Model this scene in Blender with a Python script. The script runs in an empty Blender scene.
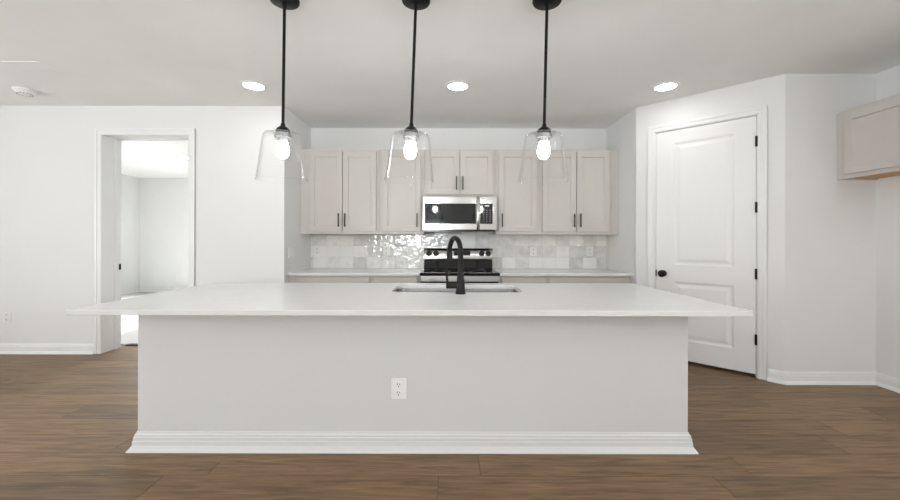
import bpy, bmesh, math, random
from mathutils import Matrix, Vector
random.seed(7)
C = bpy.context.scene.collection
SC = bpy.context.scene
R = math.radians

# ---------------------------------------------------------------- camera, world, lights, exposure
EYE = 1.30
CEIL = 2.8175
cam_d = bpy.data.cameras.new('camera'); cam = bpy.data.objects.new('camera', cam_d); C.objects.link(cam)
cam_d.sensor_width = 36; cam_d.lens = 390 / 900 * 36
cam_d.shift_x = 2 / 900; cam_d.shift_y = -10 / 900
cam_d.clip_start = .05
cam.location = (0, 0, EYE); cam.rotation_euler = (R(90), R(-.12), 0)
SC.camera = cam
SC.view_settings.view_transform = 'Standard'; SC.view_settings.look = 'None'
SC.view_settings.gamma = 1; SC.view_settings.use_curve_mapping = False
SC.view_settings.exposure = 0.12

w = bpy.data.worlds.new('sky'); SC.world = w; w.use_nodes = True
w.node_tree.nodes['Background'].inputs[0].default_value = (.86, .93, 1, 1)
w.node_tree.nodes['Background'].inputs[1].default_value = .7

def sun(name, elev, azim, power, angle):
    d = bpy.data.lights.new(name, 'SUN'); d.energy = power; d.angle = R(angle); d.color = (1, .96, .9)
    o = bpy.data.objects.new(name, d); C.objects.link(o)
    # shines towards -Y when azim = 0 (sun beyond the bedroom)
    o.rotation_euler = (R(-(90 - elev)), 0, R(azim)); o.location = (-5, 14, 8)
sun('sun', 25, 0, 14, .5)

def area(name, loc, rot, sx, sy, power, col=(.955, .99, 1), spread=180):
    d = bpy.data.lights.new(name, 'AREA'); d.shape = 'RECTANGLE'; d.size = sx; d.size_y = sy
    d.energy = power; d.color = col; d.spread = R(spread)
    o = bpy.data.objects.new(name, d); C.objects.link(o); o.location = loc; o.rotation_euler = rot
# daylight at window openings, kitchen ones unseen; added up-tilted fills brighten the ceiling
area('daylight_side_window', (-6.75, .3, 1.5), (0, R(-90), 0), 2.1, 4.6, 55)
area('ceiling_fill_side', (-6.95, .3, .9), (0, R(-150), 0), 1.0, 4.6, 115)  # added lamp aimed up to fill the ceiling
area('daylight_transom', (-1.3, -5.25, 1.85), (R(90), 0, 0), 2.1, 1.3, 5)
area('ceiling_fill_rear', (-1.3, -5.4, 1.6), (R(140), 0, 0), 2.1, 1.0, 250)  # added up-tilted lamp, fills the room and gives the tiles their glints
area('ceiling_fill_right', (4.35, -1.5, 2.0), (0, R(140), 0), .8, 4.0, 220)  # added lamp brightening the right ceiling through the added window band
area('daylight_bedroom_window', (-5.3, 9.95, 1.6), (R(-50), 0, 0), 1.7, 1.6, 235, spread=110)

# ---------------------------------------------------------------- materials
def mat(name, col, rough=.5, metal=0, **k):
    m = bpy.data.materials.new(name); m.use_nodes = True
    b = m.node_tree.nodes['Principled BSDF']
    b.inputs['Base Color'].default_value = (*col, 1); b.inputs['Roughness'].default_value = rough
    b.inputs['Metallic'].default_value = metal
    for a, v in k.items(): b.inputs[a.replace('_', ' ')].default_value = v
    return m
def nt(m): return m.node_tree.nodes, m.node_tree.links, m.node_tree.nodes['Principled BSDF']
def coords(m, scale=(1, 1, 1), obj=True):
    n, l, b = nt(m)
    tc = n.new('ShaderNodeTexCoord'); mp = n.new('ShaderNodeMapping'); mp.inputs['Scale'].default_value = scale
    l.new(tc.outputs['Object' if obj else 'Generated'], mp.inputs[0]); return mp
def noise(m, scale, detail=3, mp=None, rough=.5):
    n, l, b = nt(m); t = n.new('ShaderNodeTexNoise'); t.inputs['Scale'].default_value = scale
    t.inputs['Detail'].default_value = detail; t.inputs['Roughness'].default_value = rough
    l.new((mp or coords(m)).outputs[0], t.inputs[0]); return t
def bump(m, tex, strength, dist=.001):
    n, l, b = nt(m); bp = n.new('ShaderNodeBump'); bp.inputs['Strength'].default_value = strength
    bp.inputs['Distance'].default_value = dist
    l.new(tex.outputs[0], bp.inputs['Height']); l.new(bp.outputs[0], b.inputs['Normal']); return bp
def tint(m, tex, c0, c1, lo=.35, hi=.65):
    n, l, b = nt(m); r = n.new('ShaderNodeValToRGB')
    r.color_ramp.elements[0].position = lo; r.color_ramp.elements[0].color = (*c0, 1)
    r.color_ramp.elements[1].position = hi; r.color_ramp.elements[1].color = (*c1, 1)
    l.new(tex.outputs[0], r.inputs[0]); l.new(r.outputs[0], b.inputs['Base Color']); return r
def mottled(name, col, rough, var=.02, scale=6, bs=0, bscale=120, **k):
    m = mat(name, col, rough, **k)
    c0 = tuple(c * (1 - var) for c in col); c1 = tuple(min(1, c * (1 + var)) for c in col)
    tint(m, noise(m, scale), c0, c1)
    if bs: bump(m, noise(m, bscale, 2), bs, .0015)
    return m

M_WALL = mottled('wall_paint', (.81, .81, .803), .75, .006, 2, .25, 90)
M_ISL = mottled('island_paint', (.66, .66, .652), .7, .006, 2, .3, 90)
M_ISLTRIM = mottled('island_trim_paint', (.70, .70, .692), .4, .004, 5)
M_CEIL = mottled('ceiling_paint', (.91, .91, .905), .9, .01, 3, .5, 60)
M_TRIM = mottled('trim_paint', (.86, .86, .853), .35, .004, 5)
M_DOOR = mottled('door_paint', (.86, .86, .853), .38, .004, 5)
M_CAB = mottled('greige_cabinet', (.60, .567, .532), .42, .01, 8)
M_WOOD = mottled('raw_plywood', (.62, .36, .13), .6, .12, 14)
M_BLACK = mottled('matte_black_metal', (.010, .0095, .009), .4, .15, 40, Metallic=.6)
M_BRONZE = mottled('dark_bronze_pull', (.05, .042, .036), .38, .1, 40, Metallic=.7)
M_PLATE = mottled('white_plastic', (.84, .84, .83), .3, .004, 20)
M_SLOT = mottled('dark_slot', (.03, .03, .03), .6, .1, 50)
M_GLASSBLK = mottled('black_glass', (.008, .008, .009), .05, .1, 10)
M_GREYGLASS = mottled('window_mesh_glass', (.16, .16, .16), .12, .06, 300)
M_KNOB = mottled('black_knob', (.008, .008, .008), .55, .1, 30)
M_ENAMEL = mottled('black_enamel', (.012, .012, .012), .16, .1, 20)
M_KEY = mottled('grey_key', (.32, .32, .33), .5, .05, 60)
M_CARPET = mottled('grey_carpet', (.46, .45, .43), .95, .22, 130, .9, 260)
M_DARK = mottled('subfloor', (.03, .022, .016), .9, .1, 10)
M_EXT = mottled('outside_concrete', (.5, .49, .47), .9, .06, 3)

def steel(name, axis):
    m = mat(name, (.5, .49, .475), .16, 1)
    sc = [4, 4, 4]; sc[axis] = .6
    for i in range(3):
        if i != axis: sc[i] = 380
    t = noise(m, 1, 2, coords(m, sc)); tint(m, t, (.44, .43, .42), (.55, .54, .525)); bump(m, t, .02, .0005)
    return m
M_STEEL = steel('brushed_steel', 0)
M_OVEN = steel('oven_steel', 0)
nt(M_OVEN)[2].inputs['Roughness'].default_value = .42
M_SINK = mottled('sink_steel', (.33, .325, .32), .36, .05, 60, Metallic=1)

def quartz():
    m = mat('white_quartz', (.84, .84, .825), .16)
    t = noise(m, 9, 6, rough=.7); tint(m, t, (.73, .73, .724), (.755, .755, .748), .3, .6)
    return m
M_QUARTZ = quartz()

def wood_floor():
    m = mat('oak_plank', (.2, .13, .09), .45)
    m.node_tree.nodes['Principled BSDF'].inputs['Specular IOR Level'].default_value = .35
    n, l, b = nt(m)
    geo = n.new('ShaderNodeNewGeometry'); tc = n.new('ShaderNodeTexCoord')
    mul = n.new('ShaderNodeVectorMath'); mul.operation = 'SCALE'; mul.inputs['Scale'].default_value = 37
    comb = n.new('ShaderNodeCombineXYZ')
    for i in range(3): l.new(geo.outputs['Random Per Island'], comb.inputs[i])
    l.new(comb.outputs[0], mul.inputs[0])
    add = n.new('ShaderNodeVectorMath'); l.new(tc.outputs['Object'], add.inputs[0]); l.new(mul.outputs[0], add.inputs[1])
    mp = n.new('ShaderNodeMapping'); mp.inputs['Scale'].default_value = (1.5, 15, 1); l.new(add.outputs[0], mp.inputs[0])
    big = n.new('ShaderNodeTexNoise'); big.inputs['Scale'].default_value = 1.6; big.inputs['Detail'].default_value = 5
    big.inputs['Distortion'].default_value = 1.2
    l.new(mp.outputs[0], big.inputs[0])
    mp2 = n.new('ShaderNodeMapping'); mp2.inputs['Scale'].default_value = (4, 130, 1); l.new(add.outputs[0], mp2.inputs[0])
    fine = n.new('ShaderNodeTexNoise'); fine.inputs['Scale'].default_value = 1.2; fine.inputs['Detail'].default_value = 7
    l.new(mp2.outputs[0], fine.inputs[0])
    r = n.new('ShaderNodeValToRGB'); e = r.color_ramp.elements
    e[0].position = .25; e[0].color = (.135, .078, .040, 1); e[1].position = .75; e[1].color = (.31, .198, .112, 1)
    e2 = r.color_ramp.elements.new(.5); e2.color = (.235, .147, .080, 1)
    l.new(big.outputs[0], r.inputs[0])
    hsv = n.new('ShaderNodeHueSaturation'); hsv.inputs['Saturation'].default_value = 1.04; l.new(r.outputs[0], hsv.inputs['Color'])
    mr = n.new('ShaderNodeMapRange'); mr.inputs['To Min'].default_value = .82; mr.inputs['To Max'].default_value = 1.16
    l.new(geo.outputs['Random Per Island'], mr.inputs[0]); l.new(mr.outputs[0], hsv.inputs['Value'])
    mx = n.new('ShaderNodeMix'); mx.data_type = 'RGBA'; mx.blend_type = 'MULTIPLY'; mx.inputs[0].default_value = .6
    l.new(hsv.outputs[0], mx.inputs[6])
    fr = n.new('ShaderNodeValToRGB'); fr.color_ramp.elements[0].position = .3; fr.color_ramp.elements[0].color = (.5, .5, .5, 1)
    fr.color_ramp.elements[1].position = .6
    l.new(fine.outputs[0], fr.inputs[0]); l.new(fr.outputs[0], mx.inputs[7])
    l.new(mx.outputs[2], b.inputs['Base Color'])
    bp = n.new('ShaderNodeBump'); bp.inputs['Strength'].default_value = .15; bp.inputs['Distance'].default_value = .001
    l.new(fine.outputs[0], bp.inputs['Height']); l.new(bp.outputs[0], b.inputs['Normal'])
    return m
M_FLOOR = wood_floor()

def tile_mat():
    m = mat('glazed_tile', (.62, .62, .6), .07)
    n, l, b = nt(m)
    geo = n.new('ShaderNodeNewGeometry')
    t = noise(m, 11, 4, rough=.6)
    mx = n.new('ShaderNodeMath'); mx.operation = 'MULTIPLY_ADD'; mx.inputs[1].default_value = .75
    l.new(geo.outputs['Random Per Island'], mx.inputs[0]); l.new(t.outputs[0], mx.inputs[2])
    r = n.new('ShaderNodeValToRGB'); e = r.color_ramp.elements
    e[0].position = .35; e[0].color = (.58, .58, .566, 1); e[1].position = 1.3; e[1].color = (.88, .88, .865, 1)
    l.new(mx.outputs[0], r.inputs[0]); l.new(r.outputs[0], b.inputs['Base Color'])
    t2 = noise(m, 17, 1); bump(m, t2, .5, .008)
    return m
M_TILE = tile_mat()
M_GROUT = mottled('grout', (.6, .6, .58), .9, .03, 60)

def thin_glass(name, tintc=(.999, .999, .999), ior=1.5):
    m = bpy.data.materials.new(name); m.use_nodes = True
    n, l = m.node_tree.nodes, m.node_tree.links; n.clear()
    out = n.new('ShaderNodeOutputMaterial'); mix = n.new('ShaderNodeMixShader'); lw = n.new('ShaderNodeLayerWeight'); lw.inputs[0].default_value = .5
    pw = n.new('ShaderNodeMath'); pw.operation = 'POWER'; pw.inputs[1].default_value = 4
    fr = n.new('ShaderNodeMath'); fr.operation = 'MULTIPLY_ADD'; fr.inputs[1].default_value = .6; fr.inputs[2].default_value = .007
    l.new(lw.outputs['Facing'], pw.inputs[0]); l.new(pw.outputs[0], fr.inputs[0])
    tr = n.new('ShaderNodeBsdfTransparent'); tr.inputs[0].default_value = (*tintc, 1)
    gl = n.new('ShaderNodeBsdfGlossy'); gl.inputs['Roughness'].default_value = .1
    tc = n.new('ShaderNodeTexCoord'); nz = n.new('ShaderNodeTexNoise'); nz.inputs['Scale'].default_value = 9
    bp = n.new('ShaderNodeBump'); bp.inputs['Strength'].default_value = .05; bp.inputs['Distance'].default_value = .01
    l.new(tc.outputs['Object'], nz.inputs[0]); l.new(nz.outputs[0], bp.inputs['Height']); l.new(bp.outputs[0], gl.inputs['Normal'])
    l.new(fr.outputs[0], mix.inputs[0]); l.new(tr.outputs[0], mix.inputs[1]); l.new(gl.outputs[0], mix.inputs[2])
    l.new(mix.outputs[0], out.inputs[0]); return m
M_GLASS = thin_glass('clear_glass')
M_PANE = thin_glass('window_glass')

def glow(name, col, s):
    m = bpy.data.materials.new(name); m.use_nodes = True
    n, l = m.node_tree.nodes, m.node_tree.links; n.clear()
    out = n.new('ShaderNodeOutputMaterial'); e = n.new('ShaderNodeEmission'); e.inputs[1].default_value = s
    t = n.new('ShaderNodeTexNoise'); r = n.new('ShaderNodeValToRGB')
    r.color_ramp.elements[0].color = (*[c * .98 for c in col], 1); r.color_ramp.elements[1].color = (*col, 1)
    l.new(t.outputs[0], r.inputs[0]); l.new(r.outputs[0], e.inputs[0])
    l.new(e.outputs[0], out.inputs[0]); return m
M_LED = glow('led_lens', (1, .99, .975), 32)
M_BULB = glow('lit_bulb', (1, .99, .97), 95)
M_CLOCK = glow('clock_digits', (.85, .95, 1), 1.2)
M_ALU = mottled('grey_socket', (.36, .36, .355), .35, .05, 40, Metallic=.9)

# ---------------------------------------------------------------- geometry helpers
BM = bmesh.new
def box(bm, x0, x1, y0, y1, z0, z1):
    v = [bm.verts.new((x, y, z)) for z in (z0, z1) for y in (y0, y1) for x in (x0, x1)]
    for f in ((0, 2, 3, 1), (4, 5, 7, 6), (0, 1, 5, 4), (2, 6, 7, 3), (0, 4, 6, 2), (1, 3, 7, 5)):
        bm.faces.new([v[i] for i in f])
def rings(bm, loops, close0=True, close1=True):
    V = [[bm.verts.new(p) for p in L] for L in loops]; n = len(V[0])
    for a, b in zip(V, V[1:]):
        for i in range(n):
            j = (i + 1) % n; bm.faces.new((a[i], a[j], b[j], b[i]))
    if close0: bm.faces.new(V[0][::-1])
    if close1: bm.faces.new(V[-1])
    return V
def tube(bm, pts, rad, seg=16, caps=True):
    pts = [Vector(p) for p in pts]
    if not isinstance(rad, (list, tuple)): rad = [rad] * len(pts)
    loops = []; ref = None
    for i, p in enumerate(pts):
        d = (pts[min(i + 1, len(pts) - 1)] - pts[max(i - 1, 0)]).normalized()
        if ref is None: ref = Vector((0, 0, 1)) if abs(d.z) < .9 else Vector((1, 0, 0))
        a = d.cross(ref).normalized(); b = a.cross(d).normalized(); ref = b
        loops.append([p + (a * math.cos(t) - b * math.sin(t)) * rad[i] for t in [2 * math.pi * k / seg for k in range(seg)]])
    rings(bm, loops, caps, caps)
def lathe(bm, prof, cx=0, cy=0, seg=32, caps=True):
    loops = [[(cx + r * math.cos(2 * math.pi * k / seg), cy + r * math.sin(2 * math.pi * k / seg), z) for k in range(seg)] for r, z in prof]
    rings(bm, loops, caps, caps)
def sweep(bm, path, prof, side=1):
    """baseboard: plan path of (x,y), profile of (offset, z); offset goes to the right of travel when side = 1"""
    P = [Vector(p) for p in path]; loops = []
    for i, p in enumerate(P):
        ds = []
        if i > 0: ds.append((P[i] - P[i - 1]).normalized())
        if i < len(P) - 1: ds.append((P[i + 1] - P[i]).normalized())
        ns = [Vector((d.y, -d.x)) * side for d in ds]
        m = ns[0] if len(ns) == 1 else (ns[0] + ns[1]) / (1 + ns[0].dot(ns[1]))
        loops.append([(p.x + m.x * o, p.y + m.y * o, z) for o, z in prof])
    rings(bm, loops)
def paneled(bm, x0, x1, z0, z1, yf, yb, panels):
    """slab with a front face at yf (towards -Y) and moulded panels: (a,b,c,d,[(inset,depth),...])"""
    xs = sorted({x0, x1, *[p[0] for p in panels], *[p[1] for p in panels]})
    zs = sorted({z0, z1, *[p[2] for p in panels], *[p[3] for p in panels]})
    cache = {}
    def V(x, y, z):
        k = (round(x, 5), round(y, 5), round(z, 5))
        if k not in cache: cache[k] = bm.verts.new((x, y, z))
        return cache[k]
    for xa, xb in zip(xs, xs[1:]):
        for za, zb in zip(zs, zs[1:]):
            hit = [p for p in panels if p[0] <= xa + 1e-6 and p[1] >= xb - 1e-6 and p[2] <= za + 1e-6 and p[3] >= zb - 1e-6]
            if not hit: bm.faces.new((V(xa, yf, za), V(xb, yf, za), V(xb, yf, zb), V(xa, yf, zb)))
    for a, b, c, d, prof in panels:
        prev = [V(a, yf, c), V(b, yf, c), V(b, yf, d), V(a, yf, d)]
        for ins, dep in prof:
            cur = [V(a + ins, yf + dep, c + ins), V(b - ins, yf + dep, c + ins), V(b - ins, yf + dep, d - ins), V(a + ins, yf + dep, d - ins)]
            for i in range(4):
                j = (i + 1) % 4; bm.faces.new((prev[i], prev[j], cur[j], cur[i]))
            prev = cur
        bm.faces.new(prev)
    for i in range(len(xs) - 1):
        for z, fl in ((z0, 1), (z1, 0)):
            q = (V(xs[i], yf, z), V(xs[i + 1], yf, z), V(xs[i + 1], yb, z), V(xs[i], yb, z))
            bm.faces.new(q[::-1] if fl else q)
    for i in range(len(zs) - 1):
        for x, fl in ((x0, 0), (x1, 1)):
            q = (V(x, yf, zs[i]), V(x, yf, zs[i + 1]), V(x, yb, zs[i + 1]), V(x, yb, zs[i]))
            bm.faces.new(q[::-1] if fl else q)
    ring = [V(x, yb, z0) for x in xs] + [V(x1, yb, z) for z in zs[1:]] + [V(x, yb, z1) for x in xs[::-1][1:]] + [V(x0, yb, z) for z in zs[::-1][1:-1]]
    bm.faces.new(ring[::-1])

MW = {}                                             # world matrix of every thing's root, so parts can be modelled in place
def thing(name, label, cat, loc, rotz=0, group=None):
    o = bpy.data.objects.new(name, None); o.empty_display_size = .1; C.objects.link(o)
    o.location = loc; o.rotation_euler = (0, 0, rotz); tag(o, label, cat, group)
    MW[o.name] = Matrix.Translation(loc) @ Matrix.Rotation(rotz, 4, 'Z'); return o
def tag(o, label=None, cat=None, group=None, kind=None):
    for k, v in (('label', label), ('category', cat), ('group', group), ('kind', kind)):
        if v: o[k] = v
    return o
def obj(name, parts, m=None, parent=None, local=False, bevel=0, smooth=False, seg=2, angle=35):
    """one mesh object; parts is a bmesh or a list of (bmesh, material)"""
    if not isinstance(parts, list): parts = [(parts, m)]
    me = bpy.data.meshes.new(name); tot = BM(); mats = []
    for b, mt in parts:
        if mt not in mats: mats.append(mt)
        i = mats.index(mt)
        for f in b.faces: f.material_index = i
        t = bpy.data.meshes.new('tmp'); b.to_mesh(t); b.free(); tot.from_mesh(t); bpy.data.meshes.remove(t)
    bmesh.ops.recalc_face_normals(tot, faces=tot.faces)
    tot.to_mesh(me); tot.free()
    for mt in mats: me.materials.append(mt)
    o = bpy.data.objects.new(name, me); C.objects.link(o)
    if parent is not None:
        o.parent = parent
        root = parent.parent if parent.parent is not None else parent
        if not local and root.name in MW: me.transform(MW[root.name].inverted())
    if bevel:
        bv = o.modifiers.new('bevel', 'BEVEL'); bv.width = bevel; bv.segments = seg; bv.limit_method = 'ANGLE'; bv.angle_limit = R(angle)
    if smooth or bevel:
        for p in me.polygons: p.use_smooth = True
        me.set_sharp_from_angle(angle=R(40))
    return o
def struct(name, parts, m=None, label=None, cat=None, parent=None, **k):
    o = obj(name, parts, m, parent, **k)
    if parent is None: tag(o, label, cat, kind='structure')
    return o
def copy_tree(o, loc=None, label=None, rotz=None, group=None):
    r = o.copy(); C.objects.link(r)
    if loc: r.location = loc
    if rotz is not None: r.rotation_euler = (0, 0, rotz)
    if label: r['label'] = label
    if group: r['group'] = group
    for ch in list(o.children):
        c = ch.copy(); C.objects.link(c); c.parent = r
        for g in ch.children:
            d = g.copy(); C.objects.link(d); d.parent = c
    return r

# ---------------------------------------------------------------- plan (metres; camera at x 0, y 0)
XL, XR = -1.863, 2.148          # the two return walls of the kitchen niche
YB, YL = 5.30, 4.436            # niche back wall, left wall
YR, XRC, XRW = 3.545, 3.063, 3.89   # fridge niche back wall, pantry outer corner, right wall
PX, PY, PROT = 2.148, 4.46, R(-45)  # the slanted pantry wall starts here
PLEN = (PY - YR) * math.sqrt(2)
XS, YREAR = -6.4, -4.9          # side wall with the picture window, rear wall with the unseen high window
YBED, XBED = 9.64, -7.61        # bedroom far wall and left wall
T = .14
DX0, DX1, DZ = -3.937, -2.95, 2.487   # bedroom doorway
YL2 = 4.70

def wall_with_hole(bm, a0, a1, b0, b1, holes, put):
    """put(u0,u1,z0,z1) adds a box; holes are (u0,u1,z0,z1) sorted along u"""
    u = a0
    for h in holes:
        put(bm, u, h[0], b0, b1)
        if h[2] > b0: put(bm, h[0], h[1], b0, h[2])
        if h[3] < b1: put(bm, h[0], h[1], h[3], b1)
        u = h[1]
    put(bm, u, a1, b0, b1)

# floor: individual planks along X in one setting object
bm = BM(); WID = .226; known = {0: -1.327, -1: -1.56, 1: -2.07, 2: 2.67, 3: -2.82}
k0 = math.floor((YREAR - 2.148) / WID)
for k in range(k0, 40):
    ya = 2.148 + k * WID; yb = ya + WID
    if ya > 4.76: break
    yb = min(yb, 4.76); ya = max(ya, YREAR)
    off = known.get(k, random.uniform(0, 1.51))
    x = off - 1.51 * 12
    while x < 4.6:
        xa, xb = max(x, XS), min(x + 1.51, 4.3)
        if xb - xa > .02: box(bm, xa + .0012, xb - .0012, ya + .0012, yb - .0012, -.012, 0)
        x += 1.51
b2 = BM(); box(b2, XS - .1, 4.4, YREAR - .1, 4.76, -.1, -.0125)
struct('floor', [(bm, M_FLOOR), (b2, M_DARK)], label='brown oak plank floor running left to right', cat='floor')
bm = BM(); box(bm, XBED - .1, XL - .13, 4.83, YBED + .1, -.1, .008)
struct('floor_carpet', bm, M_CARPET, 'grey carpet in the bedroom beyond the left doorway', 'floor')
bm = BM(); sweep(bm, [(DX0, 4.795), (DX1, 4.795)], [(-.045, -.01), (.045, -.01), (.045, .003), (.03, .012), (-.03, .012), (-.045, .003)])
struct('trim_threshold', bm, M_DARK, 'dark threshold strip between planks and bedroom carpet', 'threshold')
bm = BM(); box(bm, -8.2, 4.6, -5.6, 10.2, -.3, -.11)
struct('ground_slab', bm, M_EXT, 'concrete slab under the house', 'ground')
bm = BM(); box(bm, -8.2, 4.6, -5.6, 10.2, CEIL, CEIL + .2)
struct('ceiling', bm, M_CEIL, 'flat white textured ceiling', 'ceiling')

# walls
px = lambda y0, y1: (lambda bm, a, b, z0, z1: box(bm, a, b, y0, y1, z0, z1))
py = lambda x0, x1: (lambda bm, a, b, z0, z1: box(bm, x0, x1, a, b, z0, z1))
bm = BM(); wall_with_hole(bm, XBED - T, XL, 0, CEIL, [(DX0 - .018, DX1 + .018, 0, DZ + .018)], px(YL, YL2))
struct('wall_left', bm, M_WALL, 'white wall with the open bedroom doorway', 'wall')
bm = BM(); box(bm, XL - T, XL, YL2, YBED + T, 0, CEIL)
struct('wall_left_return', bm, M_WALL, 'short white return wall left of the cabinets', 'wall')
bm = BM(); box(bm, XL, XRW + .3, YB, YB + T, 0, CEIL)
struct('wall_back', bm, M_WALL, 'white wall behind the kitchen cabinets', 'wall')
bm = BM(); box(bm, XR, XR + .11, PY + .045, YB, 0, CEIL)
struct('wall_right_return', bm, M_WALL, 'short white return wall right of the cabinets', 'wall')
bm = BM(); box(bm, XRC, XRW + T, YR, YR + .11, 0, CEIL)
struct('wall_right_niche', bm, M_WALL, 'white refrigerator niche wall right of the pantry', 'wall')
CW = (-3.6, .6, 1.75, 2.72)  # unseen opening added to let fill light reach the right ceiling
bm = BM(); wall_with_hole(bm, YREAR - T, YR, 0, CEIL, [CW], py(XRW, XRW + T)); box(bm, XRW, XRW + T, YR + .11, YB, 0, CEIL)
struct('wall_right', bm, M_WALL, 'white wall at the right edge under the single cabinet', 'wall')
WIN = (-2.0, 2.6, .45, 2.6)
bm = BM(); wall_with_hole(bm, YREAR - T, YL, 0, CEIL, [WIN], py(XS - T, XS))
struct('wall_side', bm, M_WALL, 'white side wall with the picture window', 'wall')
RW = (-2.4, -.2, 1.2, 2.6)  # unseen rear window, placed and shaped for tile glints and fill light
bm = BM(); wall_with_hole(bm, XS, XRW, 0, CEIL, [RW], px(YREAR - T, YREAR))
struct('wall_rear', bm, M_WALL, 'white rear wall with a high window', 'wall')
bm = BM(); box(bm, XBED - T, XBED, YL2, YBED + T, 0, CEIL)
struct('wall_bedroom_left', bm, M_WALL, 'white left wall inside the bedroom', 'wall')
BW = (-6.22, -4.435, .6, 2.2)
bm = BM(); wall_with_hole(bm, XBED, XL - T, 0, CEIL, [BW], px(YBED, YBED + T))
struct('wall_bedroom_far', bm, M_WALL, 'white far wall inside the bedroom', 'wall')

def window(name, label, u0, u1, z0, z1, mk, n):
    b = BM(); f = .05
    mk(b, u0, u1, z0, z0 + f, 0); mk(b, u0, u1, z1 - f, z1, 0); mk(b, u0, u0 + f, z0 + f, z1 - f, 0); mk(b, u1 - f, u1, z0 + f, z1 - f, 0)
    for i in range(1, n):
        c = u0 + (u1 - u0) * i / n; mk(b, c - f / 2, c + f / 2, z0 + f, z1 - f, 0)
    fr = struct(name, b, M_TRIM, label, 'window')
    b = BM(); mk(b, u0 + f, u1 - f, z0 + f, z1 - f, 1); obj('pane', b, M_PANE, fr, local=True)
window('window_1', 'white framed picture window in the side wall', *WIN, lambda b, a, c, z0, z1, g: box(b, XS - .09 + .025 * g, XS - .03 - .025 * g, a, c, z0, z1), 3)
window('window_2', 'unseen white framed high wide rear window, shaped for its light', *RW, lambda b, a, c, z0, z1, g: box(b, a, c, YREAR - .09 + .025 * g, YREAR - .03 - .025 * g, z0, z1), 3)
window('added_window_4', 'white framed high window band added in the right wall for ceiling light', *CW, lambda b, a, c, z0, z1, g: box(b, XRW + .03 + .025 * g, XRW + .09 - .025 * g, a, c, z0, z1), 3)
window('window_3', 'white framed bedroom window', *BW, lambda b, a, c, z0, z1, g: box(b, a, c, YBED + .05 + .025 * g, YBED + .11 - .025 * g, z0, z1), 1)

# slanted pantry wall, its door and casing (local frame: x along the wall, -y into the room)
def placed(o, x=PX, y=PY, r=PROT):
    o.location = (x, y, 0); o.rotation_euler = (0, 0, r); return o
PD0, PD1, PDZ = .213, 1.086, 2.482
bm = BM(); wall_with_hole(bm, 0, PLEN, 0, CEIL, [(PD0 - .02, PD1 + .02, 0, PDZ + .02)], px(0, .11))
placed(struct('wall_pantry', bm, M_WALL, 'slanted white wall holding the closed pantry door', 'wall'))
def casing(bm, a, b, zt, y, cw=.07, t=.018):
    """door casing around opening a..b up to zt on the face at y"""
    for s0, s1, dd in ((0, cw, t * .6), (cw * .62, cw, t), (cw * .12, cw * .3, t * .8)):
        box(bm, a - s1, a - s0, y - dd, y, 0, zt + s1); box(bm, b + s0, b + s1, y - dd, y, 0, zt + s1)
        box(bm, a - s0, b + s0, y - dd, y, zt + s0, zt + s1)
bm = BM(); casing(bm, PD0 - .012, PD1 + .012, PDZ + .008, 0)
box(bm, PD0 - .02, PD0 - .003, 0, .11, 0, PDZ + .02); box(bm, PD1 + .003, PD1 + .02, 0, .11, 0, PDZ + .02); box(bm, PD0 - .003, PD1 + .003, 0, .11, PDZ + .003, PDZ + .02)
box(bm, PD0 - .003, PD0 + .01, .05, .07, 0, PDZ); box(bm, PD1 - .01, PD1 + .003, .05, .07, 0, PDZ); box(bm, PD0, PD1, .05, .07, PDZ - .01, PDZ + .003)
placed(struct('trim_pantry_casing', bm, M_TRIM, 'white casing around the pantry door', 'door casing', bevel=.002))
PP = [(.012, .006), (.022, .009), (.032, .009), (.062, .002), (.066, .0015)]
bm = BM(); paneled(bm, PD0, PD1, .034, PDZ, .006, .046, [(.386, .916, 1.039, 2.346, PP), (.386, .916, .241, .859, PP)])
door = placed(struct('door_1', bm, M_DOOR, 'white two panel pantry door in the slanted wall', 'door'))
b = BM()
def lathe_y(bm, prof, x, y, z, seg=28):
    loops = [[(x + r * math.cos(2 * math.pi * k / seg), y + d, z + r * math.sin(2 * math.pi * k / seg)) for k in range(seg)] for r, d in prof]
    rings(bm, loops)
lathe_y(b, [(.036, .006), (.036, .0), (.03, -.006), (.014, -.009), (.012, -.03), (.03, -.036), (.038, -.046), (.038, -.056), (.03, -.066), (.008, -.07)], .285, 0, .941)
obj('door_knob', b, M_BLACK, door, local=True, smooth=True)
b = BM(); box(b, PD0 - .004, PD0 + .006, -.003, .012, .91, .975); obj('latch', b, M_BLACK, door, local=True)
for z in (2.24, 1.615, .984, .363):
    b = BM(); tube(b, [(PD1 + .003, -.004, z - .05), (PD1 + .003, -.004, z + .05)], .011, 12)
    box(b, PD1 - .006, PD1 + .012, -.002, .008, z - .048, z + .048); obj('hinge', b, M_BLACK, door, local=True, smooth=True)

# bedroom doorway jamb, stop and casing
bm = BM(); casing(bm, DX0, DX1, DZ, YL, .074)
for x0, x1 in ((DX0 - .018, DX0), (DX1, DX1 + .018)): box(bm, x0, x1, YL, YL2, 0, DZ)
box(bm, DX0 - .018, DX1 + .018, YL, YL2, DZ, DZ + .018)
box(bm, DX0, DX0 + .018, 4.60, 4.645, 0, DZ); box(bm, DX1 - .018, DX1, 4.60, 4.645, 0, DZ); box(bm, DX0 + .018, DX1 - .018, 4.60, 4.645, DZ - .018, DZ)
cs = struct('trim_doorway_casing', bm, M_TRIM, 'white casing and jamb of the open bedroom doorway', 'door casing', bevel=.002)
b = BM(); box(b, DX0, DX0 + .004, 4.652, 4.694, .935, 1.005); obj('strike_plate', b, M_BLACK, cs, local=True)

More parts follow.
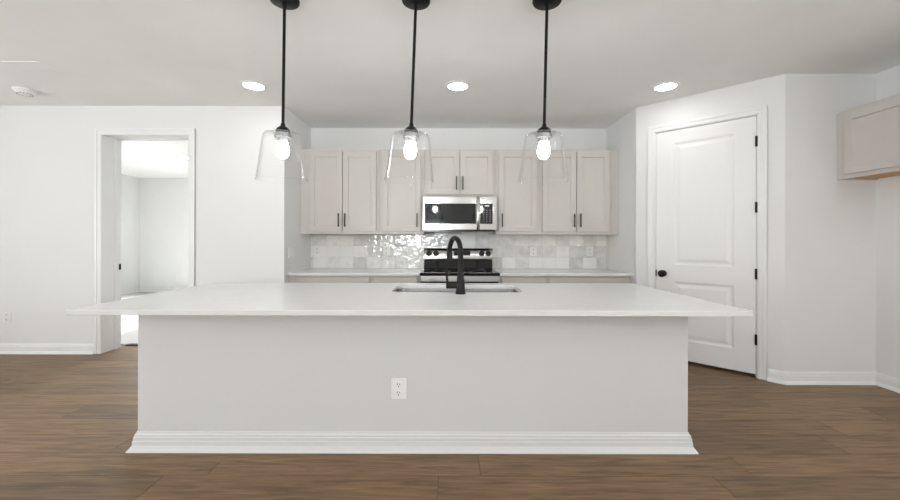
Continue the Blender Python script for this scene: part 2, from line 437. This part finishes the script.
# baseboards
BP = [(0, 0), (.034, 0), (.032, .012), (.022, .026), (.016, .03), (.016, .078), (.012, .082), (.012, .094), (.007, .104), (.005, .112), (0, .112)]
def base(name, path, label):
    bm = BM(); sweep(bm, path, BP); return struct(name, bm, M_TRIM, label, 'baseboard')
base('baseboard_left', [(XS, YL), (DX0 - .074, YL)], 'white baseboard left of the bedroom doorway')
base('baseboard_left_corner', [(DX1 + .074, YL), (XL, YL), (XL, 4.56)][:2], 'white baseboard between doorway and kitchen niche')
dx = math.cos(PROT); dy = math.sin(PROT)
def pp(t): return (PX + dx * t, PY + dy * t)
base('baseboard_pantry', [pp(1.172), pp(PLEN), (XRW, YR), (XRW, YREAR)], 'white baseboard from pantry door around the right niche')
base('baseboard_pantry_left', [pp(0), pp(.125)], 'white baseboard left of the pantry door')
base('baseboard_bedroom', [(XBED, YL2), (XBED, YBED), (XL - T, YBED)], 'white baseboard inside the bedroom')
base('baseboard_rear', [(XRW, YREAR), (XS, YREAR)], 'white baseboard on the rear wall')
base('baseboard_side', [(XS, YREAR), (XS, YL)], 'white baseboard on the side wall')

# ---------------------------------------------------------------- kitchen island
IX0, IX1, IY0, IY1 = -1.918, 1.487, 2.415, 3.44
isl = thing('kitchen_island', 'long white painted island base with baseboard and overhanging top', 'kitchen island', ((IX0 + IX1) / 2, 2.9, 0))
bm = BM()
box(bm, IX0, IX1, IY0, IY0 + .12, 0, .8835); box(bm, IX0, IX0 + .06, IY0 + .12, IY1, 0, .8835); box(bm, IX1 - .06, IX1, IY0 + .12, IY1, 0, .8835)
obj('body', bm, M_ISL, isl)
bm = BM(); box(bm, IX0 + .06, IX1 - .06, IY1 - .04, IY1 - .02, .1, .8835); box(bm, IX0 + .06, IX1 - .06, IY1 - .08, IY1 - .06, 0, .1)
obj('cabinet_front', bm, M_CAB, isl)
IP = [(0, 0), (.043, 0), (.04, .007), (.03, .02), (.021, .034), (.02, .058), (.017, .062), (.017, .08), (.013, .085), (.013, .094), (.006, .104), (.004, .113), (0, .113)]
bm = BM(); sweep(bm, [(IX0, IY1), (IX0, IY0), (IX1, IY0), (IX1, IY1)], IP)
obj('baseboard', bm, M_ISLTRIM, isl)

SX0, SX1, SY0, SY1 = -.425, .565, 2.885, 3.345
def rrect(x0, x1, y0, y1, r, z, n=7):
    out = []
    for cx, cy, a in ((x1 - r, y1 - r, 0), (x0 + r, y1 - r, 90), (x0 + r, y0 + r, 180), (x1 - r, y0 + r, 270)):
        for k in range(n + 1):
            t = R(a + 90 * k / n); out.append((cx + r * math.cos(t), cy + r * math.sin(t), z))
    return out
bm = BM(); CX0, CX1, CY0, CY1 = -2.091, 1.671, 2.135, 3.50
def plate(bm, outer, inner, z):
    es = []
    vo = [bm.verts.new((x, y, z)) for x, y in outer]; vi = [bm.verts.new((x, y, z)) for x, y in inner]
    for L in (vo, vi):
        for i in range(len(L)): es.append(bm.edges.new((L[i], L[(i + 1) % len(L)])))
    bmesh.ops.triangle_fill(bm, edges=es, use_beauty=True); return vo, vi
outer = [(CX0, CY0), (CX1, CY0), (CX1, CY1), (CX0, CY1)]
inner = [(p[0], p[1]) for p in rrect(SX0, SX1, SY0, SY1, .085, 0)]
to, ti = plate(bm, outer, inner, .914); bo, bi = plate(bm, outer, inner, .884)
for a, b in ((to, bo), (ti, bi)):
    for i in range(len(a)):
        j = (i + 1) % len(a); bm.faces.new((a[i], a[j], b[j], b[i]))
o = obj('island_countertop', bm, M_QUARTZ, bevel=.003); tag(o, 'white quartz island top with a cutout for the sink', 'countertop')

sk = thing('kitchen_sink', 'stainless undermount sink bowl set into the island top', 'sink', ((SX0 + SX1) / 2, (SY0 + SY1) / 2, .66))
bm = BM(); L = []
for ins, r, z in ((-.02, .1, .8815), (.004, .085, .8815), (.006, .083, .87), (.014, .08, .70), (.03, .07, .672), (.06, .05, .664)):
    L.append(rrect(SX0 + ins, SX1 - ins, SY0 + ins, SY1 - ins, r, z))
rings(bm, L, False, True); ob = obj('bowl', bm, M_SINK, sk, smooth=True)
sd = ob.modifiers.new('solid', 'SOLIDIFY'); sd.thickness = .002; sd.offset = 0
bm = BM(); lathe(bm, [(.055, .666), (.055, .669), (.045, .669), (.03, .6665)], (SX0 + SX1) / 2, 3.12); obj('drain', bm, M_ALU, sk, smooth=True)

FX, FY, FZ = .091, 2.80, .914
fa = thing('kitchen_faucet', 'matte black gooseneck pull-down faucet at the sink', 'faucet', (FX, FY, FZ))
bm = BM(); lathe(bm, [(.0375, FZ), (.0375, FZ + .006), (.035, FZ + .009), (.031, FZ + .05), (.029, FZ + .095), (.021, FZ + .15), (.0195, FZ + .17)], FX, FY)
obj('base_column', bm, M_BLACK, fa, smooth=True)
d = Vector((.008 - FX, .20, 0)).normalized(); span = .205; rr = span / 2; zc = 1.332 - .018 - rr
pts = [(FX, FY, FZ + .165), (FX, FY, zc - .04)]
for k in range(0, 19):
    t = math.pi * k / 18; c = rr - rr * math.cos(t)
    pts.append((FX + d.x * c, FY + d.y * c, zc + rr * math.sin(t)))
bm = BM(); tube(bm, pts, .0185, 20); obj('spout', bm, M_BLACK, fa, smooth=True)
ex, ey = FX + d.x * span, FY + d.y * span
bm = BM(); tube(bm, [(ex, ey, zc), (ex, ey, zc - .006), (ex, ey, zc - .012), (ex, ey, zc - .065), (ex, ey, 1.152)], [.019, .0205, .0215, .0235, .0225], 20)
obj('spray_head', bm, M_BLACK, fa, smooth=True)
bm = BM(); tube(bm, [(FX, FY, .972), (-.008, FY, .972), (-.014, FY, .972)], [.021, .021, .017], 20)
tube(bm, [(-.0, FY, .972), (-.004, FY, 1.0), (-.008, FY - .004, 1.04), (-.009, FY - .008, 1.072)], [.012, .0095, .0085, .0085], 14)
obj('lever_handle', bm, M_BLACK, fa, smooth=True)

# ---------------------------------------------------------------- electrical plates (local: faces -Y)
def make_outlet(label, loc, group):
    t = thing('electrical_outlet', label, 'outlet', loc, 0, group)
    b = BM(); box(b, -.047, .047, -.007, 0, -.064, .064); obj('cover_plate', b, M_PLATE, t, local=True, bevel=.003)
    for s in (-1, 1):
        z = .026 * s; b = BM()
        lathe_y(b, [(.0205, -.005), (.0205, -.0095), (.019, -.0105)], 0, 0, z, 20)
        d = BM(); box(d, -.009, -.0055, -.0112, -.0100, z - .001, z + .011); box(d, .0055, .009, -.0112, -.0100, z - .001, z + .009)
        lathe_y(d, [(.0035, -.0100), (.0035, -.0112)], 0, 0, z - .0095, 10)
        obj('receptacle', [(b, M_PLATE), (d, M_SLOT)], None, t, local=True)
    return t
og = 'white duplex wall outlets'
out0 = make_outlet('white duplex outlet low on the island front', (-.303, IY0 - .0006, .3805), og)
copy_tree(out0, (-5.01, YL, .413), 'white duplex outlet low on the wall left of the doorway')
for x, z, lab in ((-1.771, 1.15, 'white outlet on the tile nearest the left return wall'), (-.834, 1.15, 'white outlet on the tile left of the stove'),
                  (1.157, 1.147, 'white outlet on the tile just right of the stove'), (1.92, 1.147, 'white outlet on the tile at the far right end')):
    copy_tree(out0, (x, YB - .0115, z), lab)
copy_tree(out0, (-6.72, YBED, .346), 'small white outlet low on the bedroom far wall')
sw = thing('wall_switch', 'white double wall plate on the left return wall above the counter', 'switch', (XL, 4.63, 1.149), R(90))
b = BM(); box(b, -.078, .078, -.007, 0, -.064, .064); obj('cover_plate', b, M_PLATE, sw, local=True, bevel=.003)
for s in (-1, 1):
    b = BM(); box(b, .033 * s - .02, .033 * s + .02, -.0115, -.006, -.036, .036); obj('rocker', b, M_PLATE, sw, local=True, bevel=.002)

# ---------------------------------------------------------------- cabinets
SHK = [(.001, .002), (.003, .013)]
def shaker(x0, x1, z0, z1, yf, yb, fw=.064):
    bm = BM(); paneled(bm, x0, x1, z0, z1, yf, yb, [(x0 + fw, x1 - fw, z0 + fw, z1 - fw, SHK)]); return bm
def pull(parent, x, z0, z1, yf, local, horizontal=False):
    b = BM(); r = .0068; y = yf - .034
    if horizontal:
        tube(b, [(x + z0, y, z1), (x - z0, y, z1)], r, 12)
        for s in (-1, 1): tube(b, [(x + s * (z0 - .02), y, z1), (x + s * (z0 - .02), yf + .002, z1)], r * .85, 10)
    else:
        box(b, x - .0075, x + .0075, y - .006, y + .006, z0, z1)
        for z in (z0 + .02, z1 - .02): tube(b, [(x, y, z), (x, yf + .002, z)], r * .85, 10)
    return obj('handle', b, M_BRONZE, parent, local=local)

WYF, WYD = 4.92, 4.894          # face frame, door face
WZ0, WZ1 = 1.371, 2.44
def wall_cabinet(label, x0, x1, z0, z1, doors):
    t = thing('wall_cabinet', label, 'cabinet', ((x0 + x1) / 2, WYF, z0), 0, 'upper kitchen cabinets')
    b = BM(); g = .0015
    box(b, x0 + g, x1 - g, WYF, WYF + .02, z0, z1)                               # face frame
    box(b, x0 + g, x0 + .018, WYF + .02, YB - .012, z0, z1); box(b, x1 - .018, x1 - g, WYF + .02, YB - .012, z0, z1)
    box(b, x0 + .018, x1 - .018, WYF + .02, YB - .012, z1 - .018, z1); box(b, x0 + .018, x1 - .018, YB - .03, YB - .012, z0 + .03, z1 - .018)
    obj('carcass', b, M_CAB, t)
    b = BM(); box(b, x0 + .019, x1 - .019, WYF + .021, YB - .031, z0 + .012, z0 + .029); tag(obj('bottom_panel', b, M_WOOD, t), 'natural wood underside')
    for a, c, za, zb, hx, hz0, hz1 in doors:
        dr = obj('door', shaker(a, c, za, zb, WYD, WYF - .001), M_CAB, t, bevel=.0015)
        if hx is not None: pull(dr, hx, hz0, hz1, WYD, False)
    return t
W = lambda p, y=WYD: (p - 448) / 390 * y
ZD0, ZD1 = 1.410, 2.408
HZ = (1.462, 1.632)
wall_cabinet('tall greige double-door wall cabinet at the far left', XL, W(379.2, WYF), WZ0, WZ1,
             [(W(309.3), W(341.9), ZD0, ZD1, W(338.9), *HZ), (W(342.6), W(376), ZD0, ZD1, W(345.3), *HZ)])
wall_cabinet('tall greige single-door wall cabinet left of the microwave', W(379.2, WYF), W(424, WYF), WZ0, WZ1,
             [(W(382.3), W(420.6), ZD0, ZD1, W(417.2), *HZ)])
wall_cabinet('short greige double-door wall cabinet directly above the microwave', W(424, WYF), W(495.8, WYF), 1.846, WZ1,
             [(W(426.4), W(459.3), 1.872, ZD1, W(456.4), 1.925, 2.095), (W(460), W(492.9), 1.872, ZD1, W(462.6), 1.925, 2.095)])
wall_cabinet('tall greige single-door wall cabinet right of the microwave', W(495.8, WYF), W(540, WYF), WZ0, WZ1,
             [(W(498.8), W(537), ZD0, ZD1, W(501.9), *HZ)])
wall_cabinet('tall greige double-door wall cabinet at the far right', W(540, WYF), XR, WZ0, WZ1,
             [(W(542.8), W(576.2), ZD0, ZD1, W(573.8), *HZ), (W(576.9), W(609.8), ZD0, ZD1, W(580), *HZ)])

# cabinet in the refrigerator niche on the right wall (local: x towards the camera, y into the right wall)
FC = thing('refrigerator_cabinet', 'pale cabinet high on the right wall with bare wood underside', 'cabinet', (3.53, YR, 1.852), R(-90))
b = BM(); ln = 1.10; dp = XRW - 3.53 - .001; hh = 2.454 - 1.852
box(b, .001, ln, 0, .02, 0, hh); box(b, .001, .02, .02, dp, 0, hh); box(b, ln - .02, ln, .02, dp, 0, hh); box(b, .02, ln - .02, .02, dp, hh - .02, hh)
obj('carcass', b, M_CAB, FC, local=True)
b = BM(); box(b, .021, ln - .021, .021, dp, .012, .03); tag(obj('bottom_panel', b, M_WOOD, FC, local=True), 'orange bare wood underside')
for a, c in ((.085, .583), (.587, 1.085)):
    obj('door', shaker(a, c, .035, hh - .03, -.022, -.001), M_CAB, FC, local=True, bevel=.0015)

BYF, BYD = 4.575, 4.549
def base_cabinet(label, x0, x1, cols):
    t = thing('base_cabinet', label, 'cabinet', ((x0 + x1) / 2, BYF, 0), 0, 'lower kitchen cabinets')
    b = BM(); g = .0015
    box(b, x0 + g, x1 - g, BYF, YB - .001, .1, .8835); box(b, x0 + g, x1 - g, BYF + .07, YB - .001, 0, .1)
    obj('carcass', b, M_CAB, t)
    for a, c, nd in cols:
        b = BM(); box(b, a, c, BYD, BYF - .001, .70, .858); dr = obj('drawer', b, M_CAB, t, bevel=.002); pull(dr, (a + c) / 2, .085, .78, BYD, False, True)
        wd = (c - a) / nd
        for i in range(nd):
            e0, e1 = a + wd * i + .001 * (i > 0), a + wd * (i + 1) - .001 * (i < nd - 1)
            do = obj('door', shaker(e0, e1, .115, .685, BYD, BYF - .001), M_CAB, t, bevel=.0015)
            pull(do, e1 - .03 if (i == 0 and nd == 2) or (nd == 1 and a < 0) else e0 + .03, .49, .64, BYD, False)
V = lambda p: (p - 448) / 390 * BYD
RX0, RX1 = -.322, .594
base_cabinet('greige base cabinet with a wide drawer at the left wall', XL, V(372), [(V(297.6), V(369), 2)])
base_cabinet('greige base cabinet with a narrow drawer left of the stove', V(372), RX0 - .003, [(V(375), V(417), 1)])
base_cabinet('greige base cabinet with a narrow drawer right of the stove', RX1 + .003, V(547), [(V(502.5), V(544), 1)])
base_cabinet('greige base cabinet with a wide drawer at the right wall', V(547), XR, [(V(549.8), V(622.4), 2)])
bm = BM(); box(bm, XL + .001, RX0 - .003, 4.52, YB - .001, .884, .914)
tag(obj('countertop', bm, M_QUARTZ, bevel=.003), 'white quartz counter along the wall left of the stove', 'countertop')
bm = BM(); box(bm, RX1 + .003, XR - .001, 4.52, YB - .001, .884, .914)
tag(obj('countertop', bm, M_QUARTZ, bevel=.003), 'white quartz counter along the wall right of the stove', 'countertop')

# backsplash: each tile slightly uneven
bm = BM(); x = -1.829 - .183; tops = [.914, 1.0663, 1.2187, 1.3705, 1.50]
while x < XR:
    xa, xb = max(x, XL) + .0012, min(x + .183, XR) - .0012
    x += .183
    if xb - xa < .005: continue
    for za, zb in zip(tops, tops[1:]):
        if zb > 1.4:
            if xa < -.335 or xb > .63: continue
        za, zb = za + .0012, zb - .0012
        dz = [random.uniform(-.0016, .0016) for _ in range(4)]
        f = [bm.verts.new(p) for p in ((xa, YB - .0095 + dz[0], za), (xb, YB - .0095 + dz[1], za), (xb, YB - .0095 + dz[2], zb), (xa, YB - .0095 + dz[3], zb))]
        k = [bm.verts.new(p) for p in ((xa, YB - .002, za), (xb, YB - .002, za), (xb, YB - .002, zb), (xa, YB - .002, zb))]
        bm.faces.new(f); bm.faces.new(k[::-1])
        for i in range(4):
            j = (i + 1) % 4; bm.faces.new((f[i], k[i], k[j], f[j]))
g = BM(); box(g, XL + .0005, XR - .0005, YB - .006, YB - .0003, .9145, 1.3702); box(g, -.33, .62, YB - .006, YB - .0003, 1.371, 1.50)
tag(obj('backsplash', [(bm, M_TILE), (g, M_GROUT)]), 'glossy pale grey handmade square tile behind the counter', 'backsplash', kind='structure')

# ---------------------------------------------------------------- range
RC = (RX0 + RX1) / 2
rg = thing('electric_range', 'stainless freestanding stove with black glass cooktop', 'stove', (RC, 4.9, 0))
bm = BM(); box(bm, RX0 + .002, RX1 - .002, 4.53, 5.275, .06, .892); box(bm, RX0 + .03, RX1 - .03, 4.58, 5.25, 0, .06); obj('body', bm, M_ENAMEL, rg)
bm = BM(); L = []
for ins, z in ((.012, .893), (.0, .897), (.0, .918), (.006, .924), (.03, .9255)):
    L.append([(RX0 + ins, 4.455 + ins, z), (RX1 - ins, 4.455 + ins, z), (RX1 - ins, 5.175, z), (RX0 + ins, 5.175, z)])
rings(bm, L); ct = obj('cooktop', bm, M_GLASSBLK, rg)
for bx, by, br in ((-.22, 4.68, .11), (.22, 4.68, .1), (-.22, 4.98, .085), (.22, 4.98, .11)):
    b = BM(); V1 = [[(RC + bx + r * math.cos(2 * math.pi * k / 40), by + r * math.sin(2 * math.pi * k / 40), .9262) for k in range(40)] for r in (br, br - .006)]
    rings(b, V1, False, False); obj('burner_ring', b, M_KEY, ct)
bm = BM()   # backguard: dark lower riser leaning back, steel control face
rings(bm, [[(RX0 + .004, 5.165, .92), (RX0 + .004, 5.20, 1.055), (RX0 + .004, 5.287, 1.055), (RX0 + .004, 5.287, .92)],
           [(RX1 - .004, 5.165, .92), (RX1 - .004, 5.20, 1.055), (RX1 - .004, 5.287, 1.055), (RX1 - .004, 5.287, .92)]])
obj('riser', bm, M_GLASSBLK, rg)
bm = BM()
rings(bm, [[(x, 5.17, 1.042), (x, 5.168, 1.056), (x, 5.182, 1.178), (x, 5.192, 1.19), (x, 5.286, 1.19), (x, 5.286, 1.042)] for x in (RX0, RX1)])
cp = obj('control_panel', bm, M_STEEL, rg, bevel=.003)
bm = BM(); box(bm, .079, .296, 5.164, 5.18, 1.096, 1.155); ds = obj('display', bm, M_GLASSBLK, cp)
bm = BM()
for i, xx in enumerate((.15, .163, .182, .195)): box(bm, xx, xx + .008, 5.1632, 5.165, 1.12, 1.135)
obj('clock', bm, M_CLOCK, ds)
for px_ in (429, 436, 481.8, 488.4):
    kx = (px_ - 448) / 390 * 5.16; b = BM()
    lathe_y(b, [(.036, 5.178), (.036, 5.168), (.032, 5.166), (.03, 5.142), (.026, 5.138)], kx, 0, 1.122, 24)
    box(b, kx - .006, kx + .006, 5.128, 5.142, 1.094, 1.15)
    obj('knob', b, M_KNOB, cp, smooth=True)
bm = BM(); paneled(bm, RX0 + .004, RX1 - .004, .19, .888, 4.49, 4.529, [(RX0 + .11, RX1 - .11, .34, .70, [(.003, .002)])])
od = obj('oven_door', bm, M_OVEN, rg, bevel=.004)
bm = BM(); box(bm, RX0 + .012, RX1 - .012, 4.4855, 4.4895, .33, .822); obj('oven_window', bm, M_GLASSBLK, od)
bm = BM(); tube(bm, [(RX0 + .06, 4.435, .79), (RX1 - .06, 4.435, .79)], .014, 14)
for x in (RX0 + .09, RX1 - .09): tube(bm, [(x, 4.435, .79), (x, 4.487, .79)], .011, 12)
obj('handle', bm, M_STEEL, od, smooth=True)
bm = BM(); box(bm, RX0 + .004, RX1 - .004, 4.495, 4.529, .065, .18); obj('storage_drawer', bm, M_STEEL, rg, bevel=.004)

# ---------------------------------------------------------------- microwave
MX, MY, MZ = -.312, 4.82, 1.4285
mw = thing('microwave', 'stainless over-the-range microwave with dark window and vertical handle', 'microwave', (MX + .457, 5.0, MZ))
bm = BM(); box(bm, MX + .004, MX + .91, MY + .03, YB - .012, MZ - .012, MZ + .408); obj('housing', bm, M_ENAMEL, mw)
dw = .703
bm = BM(); paneled(bm, MX, MX + dw - .002, MZ, MZ + .408, MY, MY + .03, [(MX + .0245, MX + .659, MZ + .072, MZ + .322, [(.002, .004)])])
md = obj('door', bm, M_STEEL, mw, bevel=.003)
bm = BM(); box(bm, MX + .0275, MX + .656, MY + .0015, MY + .0038, MZ + .0745, MZ + .3195); wn = obj('window', bm, M_GLASSBLK, md)
bm = BM(); box(bm, MX + .19, MX + .58, MY + .0008, MY + .0014, MZ + .098, MZ + .262); obj('screen_mesh', bm, M_GREYGLASS, wn)
bm = BM(); pts = [(MX + .681, MY + .006, MZ + .012), (MX + .681, MY - .028, MZ + .05), (MX + .681, MY - .036, MZ + .12), (MX + .681, MY - .038, MZ + .204),
                  (MX + .681, MY - .036, MZ + .29), (MX + .681, MY - .028, MZ + .36), (MX + .681, MY + .006, MZ + .398)]
tube(bm, pts, .019, 16); obj('handle', bm, M_STEEL, md, smooth=True)
bm = BM(); paneled(bm, MX + dw, MX + .914, MZ, MZ + .408, MY, MY + .03, [(MX + dw + .004, MX + .864, MZ + .072, MZ + .322, [(.002, .003)])])
pn = obj('control_panel', bm, M_STEEL, mw, bevel=.003)
bm = BM(); box(bm, MX + dw + .0065, MX + .8615, MY + .0012, MY + .003, MZ + .0745, MZ + .3195); obj('touch_panel', bm, M_GLASSBLK, pn)
bm = BM()
for i in range(4): box(bm, MX + .768 + i * .014, MX + .777 + i * .014, MY + .0004, MY + .0014, MZ + .288, MZ + .302)
obj('clock', bm, M_CLOCK, pn)
for r_ in range(6):
    for c_ in range(3):
        b = BM(); kx = MX + .742 + c_ * .04; kz = MZ + .098 + r_ * .028
        box(b, kx, kx + .018, MY + .0004, MY + .0014, kz, kz + .007); obj('key', b, M_KEY, pn)
bm = BM(); box(bm, MX + .01, MX + .9, MY + .02, MY + .1, MZ - .022, MZ - .0125)
L = [[(MX + .25 + .35 * 0 + s * 0 + u, v, z) for u, v in ((0, MY + .012), (.38, MY + .012), (.38, MY + .2), (0, MY + .2))] for z, s in ((MZ - .024, 0), (MZ - .0005, 0))]
rings(bm, L); obj('vent_grille', bm, M_ENAMEL, mw)

# ---------------------------------------------------------------- pendants
def make_pendant(label, loc):
    t = thing('pendant_lamp', label, 'pendant light', loc, 0, 'pendant lights over the island')
    b = BM(); lathe(b, [(.0905, 0), (.0905, -.010), (.086, -.018), (.06, -.024), (.03, -.027), (.016, -.03), (.014, -.05), (.0, -.05)][:-1], 0, 0, 40)
    obj('canopy', b, M_BLACK, t, local=True, smooth=True)
    b = BM(); tube(b, [(0, 0, -.045), (0, 0, -.80)], .0095, 14); obj('rod', b, M_BLACK, t, local=True, smooth=True)
    b = BM(); lathe(b, [(.0125, -.785), (.015, -.80), (.034, -.815), (.043, -.826), (.043, -.838), (.02, -.840)], 0, 0, 28)
    obj('cap', b, M_BLACK, t, local=True, smooth=True)
    b = BM(); lathe(b, [(.046, -.846), (.046, -.858), (.052, -.860), (.052, -.874), (.038, -.876), (.036, -.90), (.03, -.902)], 0, 0, 28)
    obj('socket', b, M_ALU, t, local=True, smooth=True)
    b = BM(); lathe(b, [(.022, -.895), (.028, -.907), (.036, -.93), (.039, -.952), (.037, -.972), (.030, -.991), (.018, -1.003), (.004, -1.007)], 0, 0, 24)
    obj('bulb', b, M_BULB, t, local=True, smooth=True)
    b = BM(); prof = [(.044, -.843), (.095, -.846), (.108, -.852), (.116, -.864), (.120, -.88), (.1535, -1.139), (.1562, -1.142), (.1562, -1.146), (.153, -1.147)]
    lathe(b, prof, 0, 0, 48, False); g_ = obj('glass_shade', b, M_GLASS, t, local=True, smooth=True)
    s = g_.modifiers.new('solid', 'SOLIDIFY'); s.thickness = .004; s.offset = -1
    return t
pend = make_pendant('leftmost clear glass pendant lamp on a black rod over the island', (-1.034, 2.46, CEIL - .0005))
pend.rotation_euler = (0, R(.62), 0)
p2 = copy_tree(pend, (-.205, 2.46, CEIL - .0005), 'middle clear glass pendant lamp on a black rod over the island'); p2.rotation_euler = (0, R(2.0), 0)
p3 = copy_tree(pend, (.622, 2.46, CEIL - .0005), 'rightmost clear glass pendant lamp on a black rod over the island'); p3.rotation_euler = (0, R(1.2), 0)

# ---------------------------------------------------------------- ceiling fittings
def make_downlight(label, loc, group):
    t = thing('recessed_light', label, 'ceiling light', loc, 0, group)
    b = BM(); lathe(b, [(.124, 0), (.124, -.004), (.115, -.008), (.097, -.010), (.093, -.004), (.0925, 0)], 0, 0, 40, False)
    obj('trim_ring', b, M_PLATE, t, local=True, smooth=True)
    b = BM(); lathe(b, [(.0925, -.001), (.0925, -.0055), (.02, -.0062)], 0, 0, 36); obj('lens', b, M_LED, t, local=True)
    return t
dg = 'recessed ceiling lights'
dl = make_downlight('round lit ceiling light left of the left pendant', (-1.915, 3.84, CEIL), dg)
copy_tree(dl, (.094, 3.84, CEIL), 'round lit ceiling light between the middle and right pendants')
copy_tree(dl, (2.14, 3.84, CEIL), 'round lit ceiling light right of the pendants by the pantry')
copy_tree(dl, (-4.9, 7.22, CEIL), 'round lit ceiling light inside the bedroom')

sm = thing('smoke_detector', 'round white smoke detector on the ceiling at the far left', 'smoke detector', (-4.31, 3.97, CEIL))
b = BM(); lathe(b, [(.093, 0), (.093, -.016), (.088, -.02)], 0, 0, 36); obj('base', b, M_PLATE, sm, local=True, smooth=True)
b = BM(); lathe(b, [(.078, -.0195), (.076, -.034), (.062, -.046), (.02, -.05)], 0, 0, 36); obj('cover', b, M_PLATE, sm, local=True, smooth=True)
b = BM()
for k in range(14):
    a = 2 * math.pi * k / 14
    box(b, .05, .0625, -.006, .006, -.047, -.044)
    bmesh.ops.rotate(b, verts=b.verts[-8:], cent=(0, 0, 0), matrix=Matrix.Rotation(a, 3, 'Z'))
obj('vent_slot', b, M_SLOT, sm, local=True)
cv = thing('ceiling_vent', 'flush white air register on the ceiling near the smoke detector', 'vent', (-3.665, 3.41, CEIL))
b = BM()
for x0, x1, y0, y1 in ((-.15, .15, -.08, -.06), (-.15, .15, .06, .08), (-.15, -.13, -.06, .06), (.13, .15, -.06, .06)): box(b, x0, x1, y0, y1, -.003, 0)
obj('frame', b, M_CEIL, cv, local=True)
for k in range(6):
    b = BM(); y = -.05 + k * .02; box(b, -.13, .13, y - .009, y + .009, -.0025, -.0005); obj('slat', b, M_CEIL, cv, local=True)
